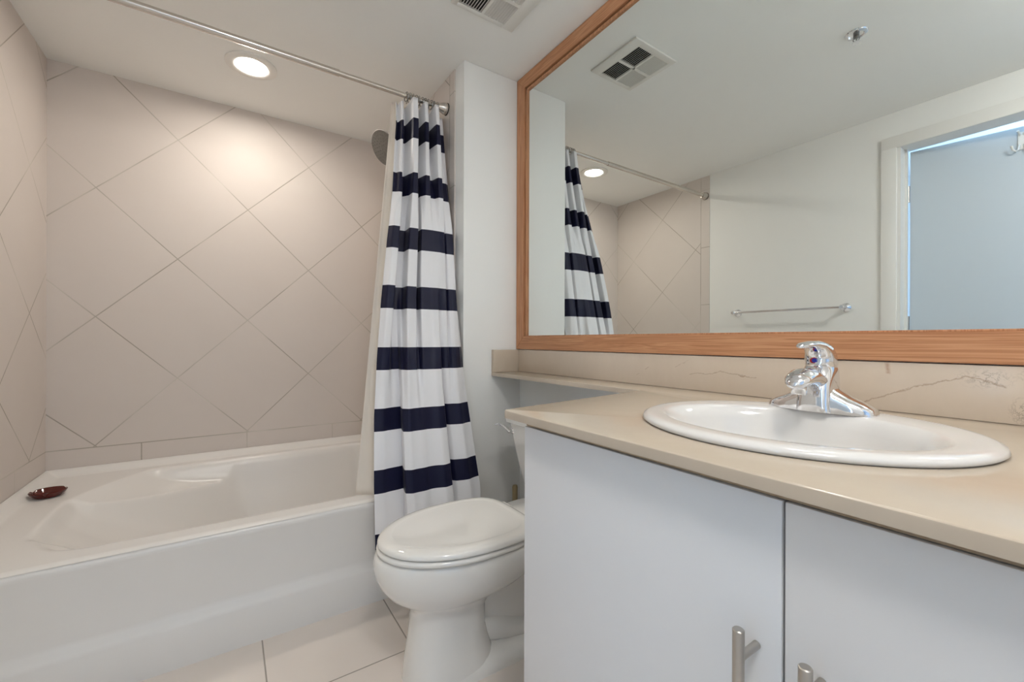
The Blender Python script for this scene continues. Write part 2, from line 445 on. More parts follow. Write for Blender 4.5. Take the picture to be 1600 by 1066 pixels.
for i in range(NX):
    for j in range(NY): b.b.faces.new((g[i][j], g[i + 1][j], g[i + 1][j + 1], g[i][j + 1]))
b.build('basin', 'acrylic', tub, angle=75)
ap = [(YA + 0.02, 0.368), (YA + 0.008, 0.3725), (YA + 0.002, 0.368), (YA - 0.001, 0.360), (YA, 0.35), (YA + 0.003, 0.335), (YA + 0.004, 0.16), (YA + 0.002, 0.147), (YA - 0.012, 0.130), (YA - 0.016, 0.120), (YA - 0.017, 0.0), (YA + 0.02, 0.0)]
MB().prism(ap, 0, TX0, TX1).build('apron', 'acrylic', tub, angle=50)
ov = MB(); ov.lathe([(0.036, 0), (0.036, 0.004), (0.03, 0.009), (0, 0.010)], (0.735, 2.14, 0.27), (-1, 0, 0.3)); ov.build('overflow_plate', 'chrome', tub)

# brown ashtray on the tub ledge
DC = (-0.575, 2.345)
dz0 = 0.3795
dish = MB()
n = 60; rings = []
for r, h in [(0.022, 0), (0.036, 0.002), (0.046, 0.014), (0.049, 0.021), (0.047, 0.0235), (0.043, 0.0215), (0.038, 0.011), (0.030, 0.0065), (0.0, 0.006)]:
    ring = []
    for k in range(n):
        a = 2 * PI * k / n
        hh = h
        if h > 0.02:
            for na in (0.6, 0.6 + 2 * PI / 3, 0.6 + 4 * PI / 3):
                dlt = abs((a - na + PI) % (2 * PI) - PI)
                if dlt < 0.2: hh = h - 0.007 * (1 - dlt / 0.2)
        ring.append((DC[0] + max(r, 1e-4) * 1.08 * math.cos(a), DC[1] + max(r, 1e-4) * math.sin(a), dz0 + hh))
    rings.append(ring)
dish.loft(rings)
tag(dish.build('ashtray', 'brown_glass'), 'small glossy dark brown round ashtray with notched rim on the tub ledge', 'ashtray')

# ------------------------------------------------------------------ shower rod, rings, curtain, liner, shower head
RY, RZ = 1.827, 2.073
rod = thing('shower_rod', 'satin metal tension rod across the bathtub carrying the striped curtain', 'curtain rod', (0.1, RY, RZ))
MB().tube([(XL + 0.012, RY, RZ), (0.372, RY, RZ)], 0.0132, 20).build('outer_tube', 'rod_metal', rod)
MB().tube([(0.36, RY, RZ), (XS - 0.02, RY, RZ)], 0.0105, 20).build('inner_tube', 'rod_metal', rod)
for x0, dx in ((XL, 1), (XS - 0.006, -1)):
    fl = MB(); fl.lathe([(0.0, 0.003), (0.026, 0.003), (0.0265, 0.012), (0.023, 0.024), (0.0175, 0.038), (0.0165, 0.046), (0.0, 0.046)], (x0, RY, RZ), (dx, 0, 0), 32)
    f = fl.build('flange', 'rod_metal', rod)
    pd = MB(); pd.lathe([(0.0, 0.0002), (0.0275, 0.0002), (0.0275, 0.004), (0.0, 0.004)], (x0, RY, RZ), (dx, 0, 0), 32); pd.build('rubber_pad', 'rubber', f)

LEFT = [(0.17, .446), (0.44, .450), (0.69, .460), (0.91, .478), (1.14, .502), (1.40, .537), (1.62, .572), (1.93, .607), (2.06, .612)]
RIGHT = [(0.17, .868), (0.36, .886), (0.50, .872), (0.65, .858), (0.80, .846), (1.2, .842), (2.06, .838)]
CT, CB = 2.050, 0.218
BANDS = [(0.10, 0.06), (0.272, 1.951 - 7 * .2475), (0.497, 1.951 - 6 * .2475), (0.722, 1.951 - 5 * .2475), (0.957, 1.951 - 4 * .2475), (1.205, 1.951 - 3 * .2475), (1.455, 1.951 - 2 * .2475), (1.703, 1.951 - .2475), (1.955, 1.951), (2.06, 2.06)]
BOT = [(0, 0.000), (.09, -.010), (.19, .004), (.222, .010), (.238, -.052), (.29, -.074), (.46, -.062), (.60, -.074), (.665, -.062), (.69, .002), (.72, .008), (.76, -.030), (.88, -.042), (1, -.020)]
XBOT = [(0, 0), (.12, 0), (.195, .024), (.222, .022), (.240, -.006), (.30, 0), (.60, 0), (.655, .008), (.672, .006), (.69, -.024), (.73, -.012), (.80, 0), (1, 0)]
XMID = [(0, 0), (.08, 0), (.125, .008), (.15, -.004), (.21, 0), (.265, .010), (.285, -.006), (.33, 0), (.385, .006), (.41, -.006), (.435, .010), (.455, -.006), (.52, 0), (.76, 0), (.79, .006), (.81, -.004), (.85, 0), (1, 0)]
MID = [(0, -.012), (.05, -.034), (.125, -.032), (.15, .030), (.265, .030), (.285, -.036), (.39, -.042), (.41, .012), (.435, .012), (.455, -.040), (.60, -.050), (.79, -.044), (.81, -.008), (.83, -.036), (.95, -.032), (1, .008)]
TOP = [(0, .012), (.05, .030), (.09, -.004), (.13, -.004), (.16, .036), (.22, .036), (.25, -.042), (.36, -.044), (.39, .036), (.47, .036), (.495, -.038), (.575, -.038), (.60, .034), (.69, .034), (.715, -.042), (.80, -.042), (.83, .026), (1, .024)]
def sm_tab(tab, s, k=0.55):       # the table blurred a little so that folds are round
    return sum(interp(tab, min(1, max(0, s + d * k))) * wt for d, wt in ((-.024, .1), (-.016, .2), (-.007, .2), (.007, .2), (.016, .2), (.024, .1)))
NS, NTT = 300, 110
mt_top = [sm_tab(TOP, i / NS) for i in range(NS + 1)]
mt_mid = [sm_tab(MID, i / NS) for i in range(NS + 1)]
mt_bot = [sm_tab(BOT, i / NS) for i in range(NS + 1)]
xt_mid = [sm_tab(XMID, i / NS) for i in range(NS + 1)]
xt_bot = [sm_tab(XBOT, i / NS) for i in range(NS + 1)]
cb = MB(); uvl = cb.b.loops.layers.uv.new('UVMap')
grid = []
for j in range(NTT + 1):
    t = j / NTT; row = []
    z = CT + (CB - CT) * t
    w1, w2 = smooth(0.10, 0.34, t), smooth(0.42, 0.78, t)
    for i in range(NS + 1):
        s = i / NS
        f = mt_top[i] * (1 - w1) + (mt_mid[i] * (1 - w2) + mt_bot[i] * w2) * w1
        f += 0.0025 * math.sin(31 * s + 5 * t) * smooth(.2, .5, t)
        y = RY - 0.002 + (1.560 - RY) * t + f
        if z < 0.46: y = min(y, YA - 0.024)
        x = interp(LEFT, z) + (interp(RIGHT, z) - interp(LEFT, z)) * s
        x += (xt_mid[i] * (1 - w2) + xt_bot[i] * w2) * w1
        sag = -0.014 * (1 - w1) * (f + .03) / .05 * max(0, 1 - t * 12) if j < 12 else 0
        row.append((cb.b.verts.new((x, y, z + sag)), s, z))
    grid.append(row)
for j in range(NTT):
    for i in range(NS):
        q = (grid[j][i], grid[j][i + 1], grid[j + 1][i + 1], grid[j + 1][i])
        fc = cb.b.faces.new([v[0] for v in q])
        for lp, v in zip(fc.loops, q): lp[uvl].uv = (v[1], interp(BANDS, v[2]))
curt = tag(cb.build('shower_curtain', 'stripe', angle=180), 'white shower curtain with bold navy horizontal stripes, bunched beside the wing wall', 'shower curtain')
sd = curt.modifiers.new('thickness', 'SOLIDIFY'); sd.thickness = 0.0016; sd.offset = 0

lb = MB(); grid = []
LBOT = [(0, 1.705), (.08, 1.69), (.22, 1.645), (.30, 1.637), (1, 1.637)]
for j in range(61):
    t = j / 60; z = 2.052 + (0.382 - 2.052) * t; row = []
    for i in range(121):
        s = i / 120
        x0 = 0.606 + (0.412 - 0.606) * t; x1 = 0.843
        x = x0 + (x1 - x0) * s
        y = (RY + 0.052) * (1 - t) + interp(LBOT, s) * t + (0.010 * (1 - t) + .002) * math.sin(2 * PI * 6 * s + 0.6) * smooth(0, .1, s)
        y = max(y, RY + 0.048 + (1.560 - RY) * t + 0.008 * t)
        row.append(lb.b.verts.new((x, y, z)))
    grid.append(row)
for j in range(60):
    for i in range(120): lb.b.faces.new((grid[j][i], grid[j][i + 1], grid[j + 1][i + 1], grid[j + 1][i]))
ln = tag(lb.build('shower_liner', 'liner', angle=180), 'plain cream shower liner hanging between the striped curtain and the bathtub', 'shower liner')
sd = ln.modifiers.new('thickness', 'SOLIDIFY'); sd.thickness = 0.001; sd.offset = 0

def ring_at(x):
    r = MB(); r.torus((0, 0, -0.004), 0.0195, 0.0021, (1, 0.12, 0), 26, 6)
    r.tube([(0, -0.006, -0.022), (0, -0.012, -0.030), (0, -0.004, -0.036), (0, 0.006, -0.030)], 0.0013, 6)
    o = r.build('curtain_ring', 'steel'); o.location = (x, RY, RZ); return o
ring0 = ring_at(0.655)
tag(ring0, 'small grey wire ring hooking the striped curtain onto the rod', 'curtain ring', 'rings bunched on the curtain rod')
for k in range(1, 11):
    c = ring0.copy(); COL.objects.link(c); c.location = (0.655 + 0.0145 * k, RY, RZ)
    c.rotation_euler = (0.0, 0.0, random.uniform(-0.25, 0.25))

sh = thing('shower_rose', 'round chrome shower head peeking out behind the liner', 'shower head', (XS - 0.006, 2.22, 2.06))
hn = Vector((-0.80, -0.24, -0.55)).normalized(); hc = Vector((0.672, 2.20, 1.984))
hb = MB(); hb.lathe([(0.0, -0.045), (0.014, -0.045), (0.018, -0.03), (0.040, -0.018), (0.086, -0.010), (0.092, -0.004), (0.091, 0.0), (0.0, 0.0005)], hc, hn, 48)
hd = hb.build('head', 'chrome', sh)
nz = MB()
nz.lathe([(0.0885, 0.0006), (0.0885, 0.002), (0.0, 0.0022)], hc, hn, 40)
a1 = hn.cross(Vector((0, 0, 1))).normalized(); b1 = hn.cross(a1)
for rr, cnt in ((0.018, 6), (0.034, 12), (0.05, 18), (0.066, 24), (0.078, 30)):
    for k in range(cnt):
        q = 2 * PI * k / cnt
        nz.lathe([(0.0022, 0.002), (0.0016, 0.0045), (0, 0.0046)], hc + (a1 * math.cos(q) + b1 * math.sin(q)) * rr, hn, 6)
nz.build('spray_face', 'spray', hd)
pA = hc - hn * 0.045
MB().tube([(XS - 0.008, 2.22, 2.075), (XS - 0.04, 2.22, 2.075), (XS - 0.08, 2.219, 2.066), pA + (pA - hc) * 0.5 + Vector((0.01, 0, 0.004)), pA], 0.0095, 14).build('arm', 'chrome', sh)
el = MB(); el.lathe([(0, 0.0003), (0.03, 0.0003), (0.029, 0.005), (0.013, 0.012), (0, 0.012)], (XS - 0.006, 2.22, 2.075), (-1, 0, 0)); el.build('escutcheon', 'chrome', sh)

# ------------------------------------------------------------------ ceiling fittings
def downlight(x, y, lens, label, R=0.105, rl=0.070, group=None):
    t = thing('recessed_light', label, 'ceiling light', (x, y, ZC))
    if group: t['group'] = group
    tr = MB(); n_ = 48
    prof = [(R, -0.0002), (R, 0.004), (R - 0.006, 0.007), (rl + 0.012, 0.009), (rl + 0.004, 0.006), (rl + 0.002, 0.0006)]
    rings = [[(x + r * math.cos(2 * PI * k / n_), y + r * math.sin(2 * PI * k / n_), ZC - h) for k in range(n_)] for r, h in prof]
    tr.loft(rings, False, False); tr.build('trim_ring', 'trim_paint', t)
    le = MB(); le.lathe([(rl + 0.002, 0.0008), (rl, 0.003), (rl * 0.75, 0.0045), (0, 0.005)], (x, y, ZC), (0, 0, -1), 40)
    le.build('lens', lens, t)
    return t
downlight(0.083, 2.238, 'lens_tub', 'lit round recessed ceiling light above the bathtub', R=.101, rl=.060)
downlight(0.86, 0.36, 'lens_vanity', 'lit round recessed ceiling light above the sink')
dm = thing('fill_dome_light', 'added fill light, a lit opal dome on the ceiling out of view', 'ceiling light', (0.10, -0.28, ZC))  # added fitting, brightens ceiling and walls evenly from out of view
q = MB(); q.lathe([(0, 0.0003), (0.165, 0.0003), (0.168, 0.010), (0.160, 0.020), (0, 0.020)], (0.10, -0.28, ZC), (0, 0, -1), 48); q.build('base', 'trim_paint', dm)
q = MB(); q.lathe([(0.150, 0.0205), (0.152, 0.045), (0.135, 0.075), (0.095, 0.100), (0.045, 0.112), (0, 0.114)], (0.10, -0.28, ZC), (0, 0, -1), 48); q.build('fill_dome', 'lens_fill', dm)

vx0, vx1, vy0, vy1 = 0.668, 0.934, 1.142, 1.402
vent = thing('ceiling_vent', 'square white ceiling vent with four louvred sections', 'vent', ((vx0 + vx1) / 2, (vy0 + vy1) / 2, ZC))
gx = [vx0 + 0.026, (vx0 + vx1) / 2 - 0.006, (vx0 + vx1) / 2 + 0.006, vx1 - 0.046]
gx = [0.690, 0.783, 0.793, 0.884]
gy = [1.172, 1.270, 1.284, 1.382]
fr = MB(); zt, zb = ZC - 0.0004, ZC - 0.009
fr.box(vx0, gx[0], vy0, vy1, zb, zt, 0.002); fr.box(gx[3], vx1, vy0, vy1, zb, zt, 0.002)
fr.box(gx[0] - .002, gx[3] + .002, vy0, gy[0], zb, zt, 0.002); fr.box(gx[0] - .002, gx[3] + .002, gy[3], vy1, zb, zt, 0.002)
fr.box(gx[1], gx[2], gy[0] - .002, gy[3] + .002, zb, zt); fr.box(gx[0] - .002, gx[3] + .002, gy[1], gy[2], zb, zt)
fr.build('frame', 'vent_white', vent)
MB().box(gx[0] - .001, gx[3] + .001, gy[0] - .001, gy[3] + .001, ZC - 0.0012, ZC - 0.0004).build('duct_shade_sheet', 'duct', vent)  # dark sheet on the ceiling stands in for the shade behind the louvres
for (xa, xb, sgn) in ((gx[0], gx[1], 1), (gx[2], gx[3], -1)):
    for (ya, yb) in ((gy[0], gy[1]), (gy[2], gy[3])):
        sl = MB(); ns = 9; p = (xb - xa) / ns
        for k in range(ns):
            xc = xa + p * (k + 0.5)
            dx = 0.0032 * sgn
            sl.loft([[(xc - dx - .0006, yy, ZC - 0.0088), (xc - dx + .0006, yy, ZC - 0.0088), (xc + dx + .0006, yy, ZC - 0.0022), (xc + dx - .0006, yy, ZC - 0.0022)] for yy in (ya, yb)])
        sl.build('louvre_section', 'vent_white', vent)

sp = thing('fire_sprinkler', 'small chrome ceiling fire sprinkler', 'sprinkler', (0.215, 0.640, ZC))
q = MB(); q.lathe([(0, 0.0003), (0.038, 0.0003), (0.036, 0.004), (0.026, 0.007), (0.022, 0.003), (0, 0.003)], (0.215, 0.64, ZC), (0, 0, -1)); q.build('escutcheon', 'chrome', sp)
q = MB(); q.lathe([(0.010, 0.002), (0.010, 0.014), (0.006, 0.018), (0.004, 0.019), (0, 0.019)], (0.215, 0.64, ZC), (0, 0, -1), 20)
for s_ in (-1, 1): q.tube([(0.215, 0.64 + s_ * 0.008, ZC - 0.014), (0.215, 0.64 + s_ * 0.011, ZC - 0.024), (0.215, 0.64 + s_ * 0.003, ZC - 0.036)], 0.0018, 8)
q.tube([(0.215, 0.64, ZC - 0.018), (0.215, 0.64, ZC - 0.036)], 0.0025, 8)
q.build('body', 'steel', sp)
q = MB(); q.lathe([(0.004, 0.035), (0.0155, 0.037), (0.0155, 0.0385), (0, 0.039)], (0.215, 0.64, ZC), (0, 0, -1), 24); q.build('deflector', 'chrome', sp)

# ------------------------------------------------------------------ toilet
TYC = 1.168
toi = thing('toilet', 'white ceramic toilet with closed lid between vanity and wing wall', 'toilet', (0.70, TYC, 0))
def egg(xc, af, ab, hw, z, nf=2.0, nb=2.4, n=64, yc=TYC):
    pts = []
    for k in range(n):
        a = 2 * PI * k / n
        c, s = math.cos(a), math.sin(a)
        e = 2.0 / (nf if c > 0 else nb)
        A = af if c > 0 else ab
        x = xc - A * math.copysign(abs(c) ** e, c)
        y = yc + hw * math.copysign(abs(s) ** e, s)
        pts.append((x, y, z))
    return pts
def egg2(xf, xb, hw, z, nf=2.0, nb=3.0, wide=0.58):
    L = xb - xf; return egg(xf + L * wide, L * wide, L * (1 - wide), hw, z, nf, nb)
bw = MB()
bw.loft([egg2(.418, .70, .098, 0.0, 2.5, 3), egg2(.424, .68, .092, .06, 2.5, 3), egg2(.434, .66, .086, .13, 2.4, 3),
         egg2(.440, .66, .084, .195, 2.3, 3.0), egg2(.430, .68, .092, .222, 2.2, 2.8), egg2(.404, .73, .115, .243, 2.1, 2.7), egg2(.374, .79, .140, .266, 2.05, 2.6), egg2(.352, .84, .160, .295, 2.0, 2.6),
         egg2(.338, .88, .172, .327, 2.0, 2.6), egg2(.333, .893, .177, .356, 2.0, 2.6), egg2(.336, .895, .176, .378, 2.0, 2.6), egg2(.343, .89, .170, .385, 2.0, 2.6), egg2(.36, .87, .15, .386, 2.0, 2.6)])
# trapway, core and foot
bw.loft([egg2(.45, 1.03, .104, 0.0, 4, 4), egg2(.452, 1.03, .103, .018, 4, 4), egg2(.47, 1.02, .090, .040, 4, 4), egg2(.50, 1.0, .070, .055, 4, 4)])
bw.loft([egg2(.56, 1.02, .06, 0.0, 3, 4), egg2(.56, 1.0, .052, .12, 3, 4), egg2(.56, 1.0, .060, .26, 3, 4), egg2(.60, 1.0, .10, .33, 3, 4)])
bw.tube([(.56, TYC, .215), (.66, TYC, .225), (.76, TYC, .262), (.84, TYC, .262), (.895, TYC, .215), (.915, TYC, .14), (.925, TYC, .03)], [(.05, .06), (.058, .064), (.060, .070), (.062, .074), (.062, .076), (.066, .08), (.075, .09)], 28)
bw.tube([(.56, TYC, .12), (.66, TYC, .10), (.74, TYC, .075), (.84, TYC, .05), (.92, TYC, .04)], [(.05, .06), (.062, .06), (.075, .05), (.085, .03), (.09, .02)], 28)
bw.build('bowl', 'ceramic', toi, angle=55)
dk = MB(); dk.loft([egg2(.76, 1.12, w_, z, 3.5, 5, .5) for w_, z in ((.10, .28), (.125, .33), (.135, .37), (.135, .386), (.128, .392))]); dk.build('tank_deck', 'ceramic', toi, angle=50)
se = MB(); se.loft([egg2(.342 + i_, .80 - i_, .181 - i_, z, 2.0, 3.2) for i_, z in ((.008, .3865), (.001, .390), (0, .396), (.002, .401), (.010, .4035))]); se.build('seat', 'ceramic', toi, angle=55)
ld = MB()
lid = [(.008, .4045), (.001, .4075), (0, .412), (.002, .418), (.007, .4225), (.018, .4256), (.034, .4274), (.038, .4264), (.043, .4262), (.07, .4270), (.11, .4276), (.16, .4278)]
ld.loft([egg2(.345 + i_, .803 - i_ * .9, .182 - i_, z, 2.0 , 3.6 - i_ * 4) for i_, z in lid]); ld.build('lid', 'ceramic', toi, angle=60)
for s_ in (-1, 1):
    MB().tube([(.812, TYC + s_ * .075 - .02, .402), (.812, TYC + s_ * .075 + .02, .402)], 0.011, 14).build('hinge', 'ceramic', toi)
def rrect(x0, x1, hw, z, r=.03, n=6, yc=TYC):
    pts = []
    for cx, cy, a0 in ((x1 - r, yc + hw - r, 0), (x0 + r, yc + hw - r, 90), (x0 + r, yc - hw + r, 180), (x1 - r, yc - hw + r, 270)):
        for k in range(n + 1):
            a = math.radians(a0 + 90 * k / n); pts.append((cx + r * math.cos(a), cy + r * math.sin(a), z))
    return pts
tk = MB(); tk.loft([rrect(.985, 1.12, .165, .392), rrect(.968, 1.135, .182, .402), rrect(.958, 1.140, .192, .425), rrect(.945, 1.145, .210, .50), rrect(.925, 1.150, .243, .655), rrect(.925, 1.150, .243, .660)])
tk.build('tank', 'ceramic', toi, angle=50)
tl = MB(); tl.loft([rrect(.918, 1.152, .250, .6605), rrect(.912, 1.154, .256, .664), rrect(.911, 1.154, .257, .690), rrect(.914, 1.153, .254, .697), rrect(.925, 1.148, .243, .701)])
tl.build('tank_lid', 'ceramic', toi, angle=50)
lv = MB(); lv.lathe([(0.0, 0), (0.013, 0), (0.013, 0.006), (0.008, 0.010), (0.007, 0.02), (0, 0.021)], (.931, 1.375, .630), (-1, 0, 0), 20)
lv.tube([(.912, 1.372, .628), (.908, 1.385, .638), (.902, 1.405, .648), (.897, 1.428, .652), (.895, 1.448, .648)], [(.006, .006), (.007, .006), (.007, .005), (.008, .005), (.009, .004)], 12)
lv.build('flush_lever', 'chrome', toi)

br = thing('toilet_brush', 'tan brush handle rising behind the toilet beside the wing wall', 'toilet brush', (1.055, 1.545, 0))
bx, by = 1.055, 1.545
q = MB(); q.lathe([(0, 0), (.05, 0), (.052, .01), (.045, .12), (.042, .125), (.040, .122), (.045, .02), (0, .015)], (bx, by, 0)); q.build('holder', 'white_plastic', br)
q = MB(); q.lathe([(0, .10), (.010, .10), (.011, .22), (.012, .32), (.0125, .335), (.010, .345), (0, .347)], (bx, by, 0), (0, 0, 1), 18); q.build('handle', 'tan_wood', br)
q = MB(); q.lathe([(0, .016), (.02, .016), (.034, .04), (.034, .08), (.015, .10), (0, .10)], (bx, by, 0), (0, 0, 1), 24); q.build('bristles', 'white_plastic', br)

# ------------------------------------------------------------------ vanity
VX, VY0, VY1, VYG, VZT = 0.500, -0.272, 0.698, 0.216, 0.811
van = thing('vanity_cabinet', 'white lacquered two-door vanity cabinet under the cream marble top', 'cabinet', (0.82, 0.21, 0))
c_ = MB()
c_.box(VX + .021, XM - .001, VY1 - .018, VY1 - .002, 0.0, .8225); c_.box(VX + .021, XM - .001, VY0 + .002, VY0 + .018, 0.0, .8225)
c_.box(VX + .021, XM - .001, VY0 + .018, VY1 - .018, .10, .118); c_.box(XM - .012, XM - .001, VY0 + .018, VY1 - .018, .118, .70)
c_.build('carcass', 'lacquer', van)
MB().box(VX + .004, VX + .04, VY0 + .001, VY1 - .001, .8122, .8225).build('top_rail', 'carcass', van)
MB().box(VX + .07, VX + .085, VY0 + .018, VY1 - .018, 0.0, .10).build('toe_kick', 'lacquer', van)
for ya, yb, hy in ((VYG + .0016, VY1, .243), (VY0, VYG - .0016, .179)):
    d = MB().box(VX, VX + .0185, ya, yb, .105, VZT, 0.0012).build('door', 'lacquer', van)
    h = MB(); h.tube([(VX - .040, hy, .430), (VX - .040, hy, .4305), (VX - .040, hy, .6715), (VX - .040, hy, .6725)], [.0052, .0062, .0062, .0052], 20)
    for hz in (.462, .640):
        h.tube([(VX - .038, hy, hz), (VX - .001, hy, hz)], 0.0045, 14)
    h.build('handle', 'nickel', d)

# marble top: vanity deck, banjo shelf over the toilet, splashes
SCX, SCY, SAX, SAY = 0.79, 0.332, 0.230, 0.243
top = thing('vanity_countertop', 'cream marble vanity top running on as a narrow shelf over the toilet', 'countertop', (0.9, 0.7, .84))
ZT, ZU = 0.840, 0.8235
outer = [(.478, VY0 - .01), (1.161, VY0 - .01), (1.161, YS - .001), (1.002, YS - .001), (1.010, .835), (1.004, .822), (.990, .818)]
outer += [(.490, .7465), (.4815, .7445), (.478, .738)]
b = MB(); ov_ = [b.b.verts.new((x, y, ZT)) for x, y in outer]
oe = [b.b.edges.new((ov_[i], ov_[(i + 1) % len(ov_)])) for i in range(len(ov_))]
N = 72
iv = [b.b.verts.new((SCX + (SAX - .03) * math.cos(2 * PI * k / N), SCY + (SAY - .03) * math.sin(2 * PI * k / N), ZT)) for k in range(N)]
ie = [b.b.edges.new((iv[i], iv[(i + 1) % N])) for i in range(N)]
bmesh.ops.triangle_fill(b.b, use_beauty=True, use_dissolve=False, edges=oe + ie)
ex = bmesh.ops.extrude_face_region(b.b, geom=b.b.faces[:])
for v in [e for e in ex['geom'] if isinstance(e, bmesh.types.BMVert)]: v.co.z = ZU
oset = set(ov_)
tope = [e for e in b.b.edges if e.verts[0] in oset and e.verts[1] in oset and abs(e.verts[0].co.z - ZT) < 1e-6 and abs(e.verts[1].co.z - ZT) < 1e-6 and len(e.link_faces) == 2 and any(abs(f.normal.z) < .5 for f in e.link_faces)]
bmesh.ops.recalc_face_normals(b.b, faces=b.b.faces[:])
bmesh.ops.bevel(b.b, geom=[e for e in b.b.edges if len(e.link_faces) == 2 and e.verts[0] in oset and e.verts[1] in oset and e.calc_face_angle(0) > 1.2], offset=0.0035, segments=3, affect='EDGES', profile=0.5)
b.build('slab', 'marble', top, angle=30)
MB().box(1.142, XM - .0005, VY0 - .01, YS - .0005, ZT + .0002, .9425, 0.0015).build('backsplash', 'marble_splash', top)
MB().box(1.002, 1.1415, YS - .020, YS - .0005, ZT + .0002, .9425, 0.0015).build('side_splash', 'marble', top)

# drop-in sink
sink = thing('sink', 'white oval drop-in sink set in the cream marble top', 'sink', (SCX, SCY, ZT))
BCX, BCY, BAX, BAY = 0.765, 0.332, 0.155, 0.190
def ell(cx, cy, ax, ay, z, n=128, e=2.0):
    return [(cx + ax * math.copysign(abs(math.cos(2 * PI * k / n)) ** (2 / e), math.cos(2 * PI * k / n)), cy + ay * math.copysign(abs(math.sin(2 * PI * k / n)) ** (2 / e), math.sin(2 * PI * k / n)), z) for k in range(n)]
rg = [ell(SCX, SCY, SAX - .004, SAY - .004, ZT + .0006), ell(SCX, SCY, SAX, SAY, ZT + .004), ell(SCX, SCY, SAX - .002, SAY - .002, ZT + .009), ell(SCX, SCY, SAX - .010, SAY - .010, ZT + .0125), ell(SCX, SCY, SAX - .018, SAY - .018, ZT + .0130)]
for f, z in ((1.02, .0127), (1.0, .0118), (.98, .0100), (.96, .0065), (.93, .0), (.90, -.012), (.86, -.035), (.79, -.068), (.68, -.098), (.50, -.120), (.30, -.131), (.12, -.135)):
    rg.append(ell(BCX, BCY, BAX * f * 1.04, BAY * f * 1.04, ZT + z))
b = MB(); b.loft(rg, False, True); b.build('basin', 'sink', sink, angle=80)
dr = MB(); dr.lathe([(0.024, 0.0), (0.024, .003), (.018, .005), (0.0, .004)], (BCX, BCY, ZT - .1352)); dr.build('drain', 'chrome', sink)

# single lever faucet
FX, FY, FZ = 0.945, 0.345, ZT + 0.0127
fau = thing('faucet', 'chrome single-lever faucet with wide base on the back of the sink', 'faucet', (FX, FY, FZ))
def sect(yc, x0, x1, h, n=16, r=0.5):
    """half-round ridge section across x at a station along y"""
    pts = [(x0, yc, FZ)]
    for k in range(n + 1):
        a = PI * k / n
        c, s = math.cos(a), math.sin(a)
        pts.append(((x0 + x1) / 2 - (x1 - x0) / 2 * math.copysign(abs(c) ** r, c), yc, FZ + 0.001 + h * abs(s) ** r))
    pts.append((x1, yc, FZ)); return pts
b = MB()
b.loft([sect(FY + d, FX - w_, FX + w_, h, r=.55) for d, w_, h in ((-.0875, .011, .005), (-.084, .018, .011), (-.070, .025, .019), (-.05, .029, .028), (-.030, .031, .040), (-.018, .032, .056), (.018, .032, .056), (.030, .031, .040), (.05, .029, .028), (.070, .025, .019), (.084, .018, .011), (.0875, .011, .005))])
b.build('base', 'chrome', fau, angle=50)
def brect(xc, dx, dy, z, e=3.0, n=36, yc=None):
    return ell(xc, FY if yc is None else yc, dx, dy, z, n, e)
b = MB()
b.loft([brect(FX - .006, .035, .0295, FZ + .001, 5), brect(FX - .006, .035, .0285, FZ + .02, 4.5), brect(FX - .004, .034, .0280, FZ + .045, 4.0), brect(FX + .000, .032, .0275, FZ + .064, 3.2), brect(FX + .004, .029, .0265, FZ + .078, 2.6), brect(FX + .006, .025, .0235, FZ + .086, 2.2)])
b.build('body', 'chrome', fau, angle=50)
b = MB()
b.tube([(FX - .005, FY, FZ + .050), (FX - .030, FY, FZ + .060), (FX - .055, FY, FZ + .0665), (FX - .078, FY, FZ + .066), (FX - .096, FY, FZ + .061), (FX - .108, FY, FZ + .055), (FX - .115, FY, FZ + .050)],
       [(.022, .016), (.0225, .0165), (.0235, .017), (.0238, .0165), (.0215, .014), (.015, .009), (.004, .003)], 24)
spt = b.build('spout', 'chrome', fau, angle=60)
b = MB(); b.lathe([(0, 0), (.0125, 0), (.0125, .016), (.011, .018), (.009, .0165), (0, .0165)], (FX - .088, FY, FZ + .054), (-.12, 0, -1), 24); b.build('aerator', 'chrome', spt)
b = MB()
hp = [(FX + .006, FY, FZ + .080), (FX + .006, FY, FZ + .089), (FX + .002, FY, FZ + .104), (FX - .006, FY, FZ + .115), (FX - .022, FY, FZ + .1235), (FX - .045, FY, FZ + .1265), (FX - .066, FY, FZ + .1255), (FX - .082, FY, FZ + .123), (FX - .088, FY, FZ + .122)]
b.tube(hp, [(.024, .024), (.0265, .0265), (.0262, .025), (.0235, .020), (.0190, .0105), (.0160, .0062), (.0135, .005), (.008, .004), (.002, .002)], 24)
hdl = b.build('handle', 'chrome', fau, angle=60)
b = MB(); b.lathe([(0, -.004), (.0042, -.004), (.0042, .0012), (0, .0014)], (FX - .0222, FY + .001, FZ + .096), (-1, 0.0, .28), 16); b.build('cold_dot', 'blue', hdl)
b = MB(); b.lathe([(0, -.004), (.0055, -.004), (.0055, .0006), (0, .0007)], (FX - .0218, FY + .003, FZ + .096), (-1, 0.0, .28), 16); b.build('hot_dot', 'red', hdl)

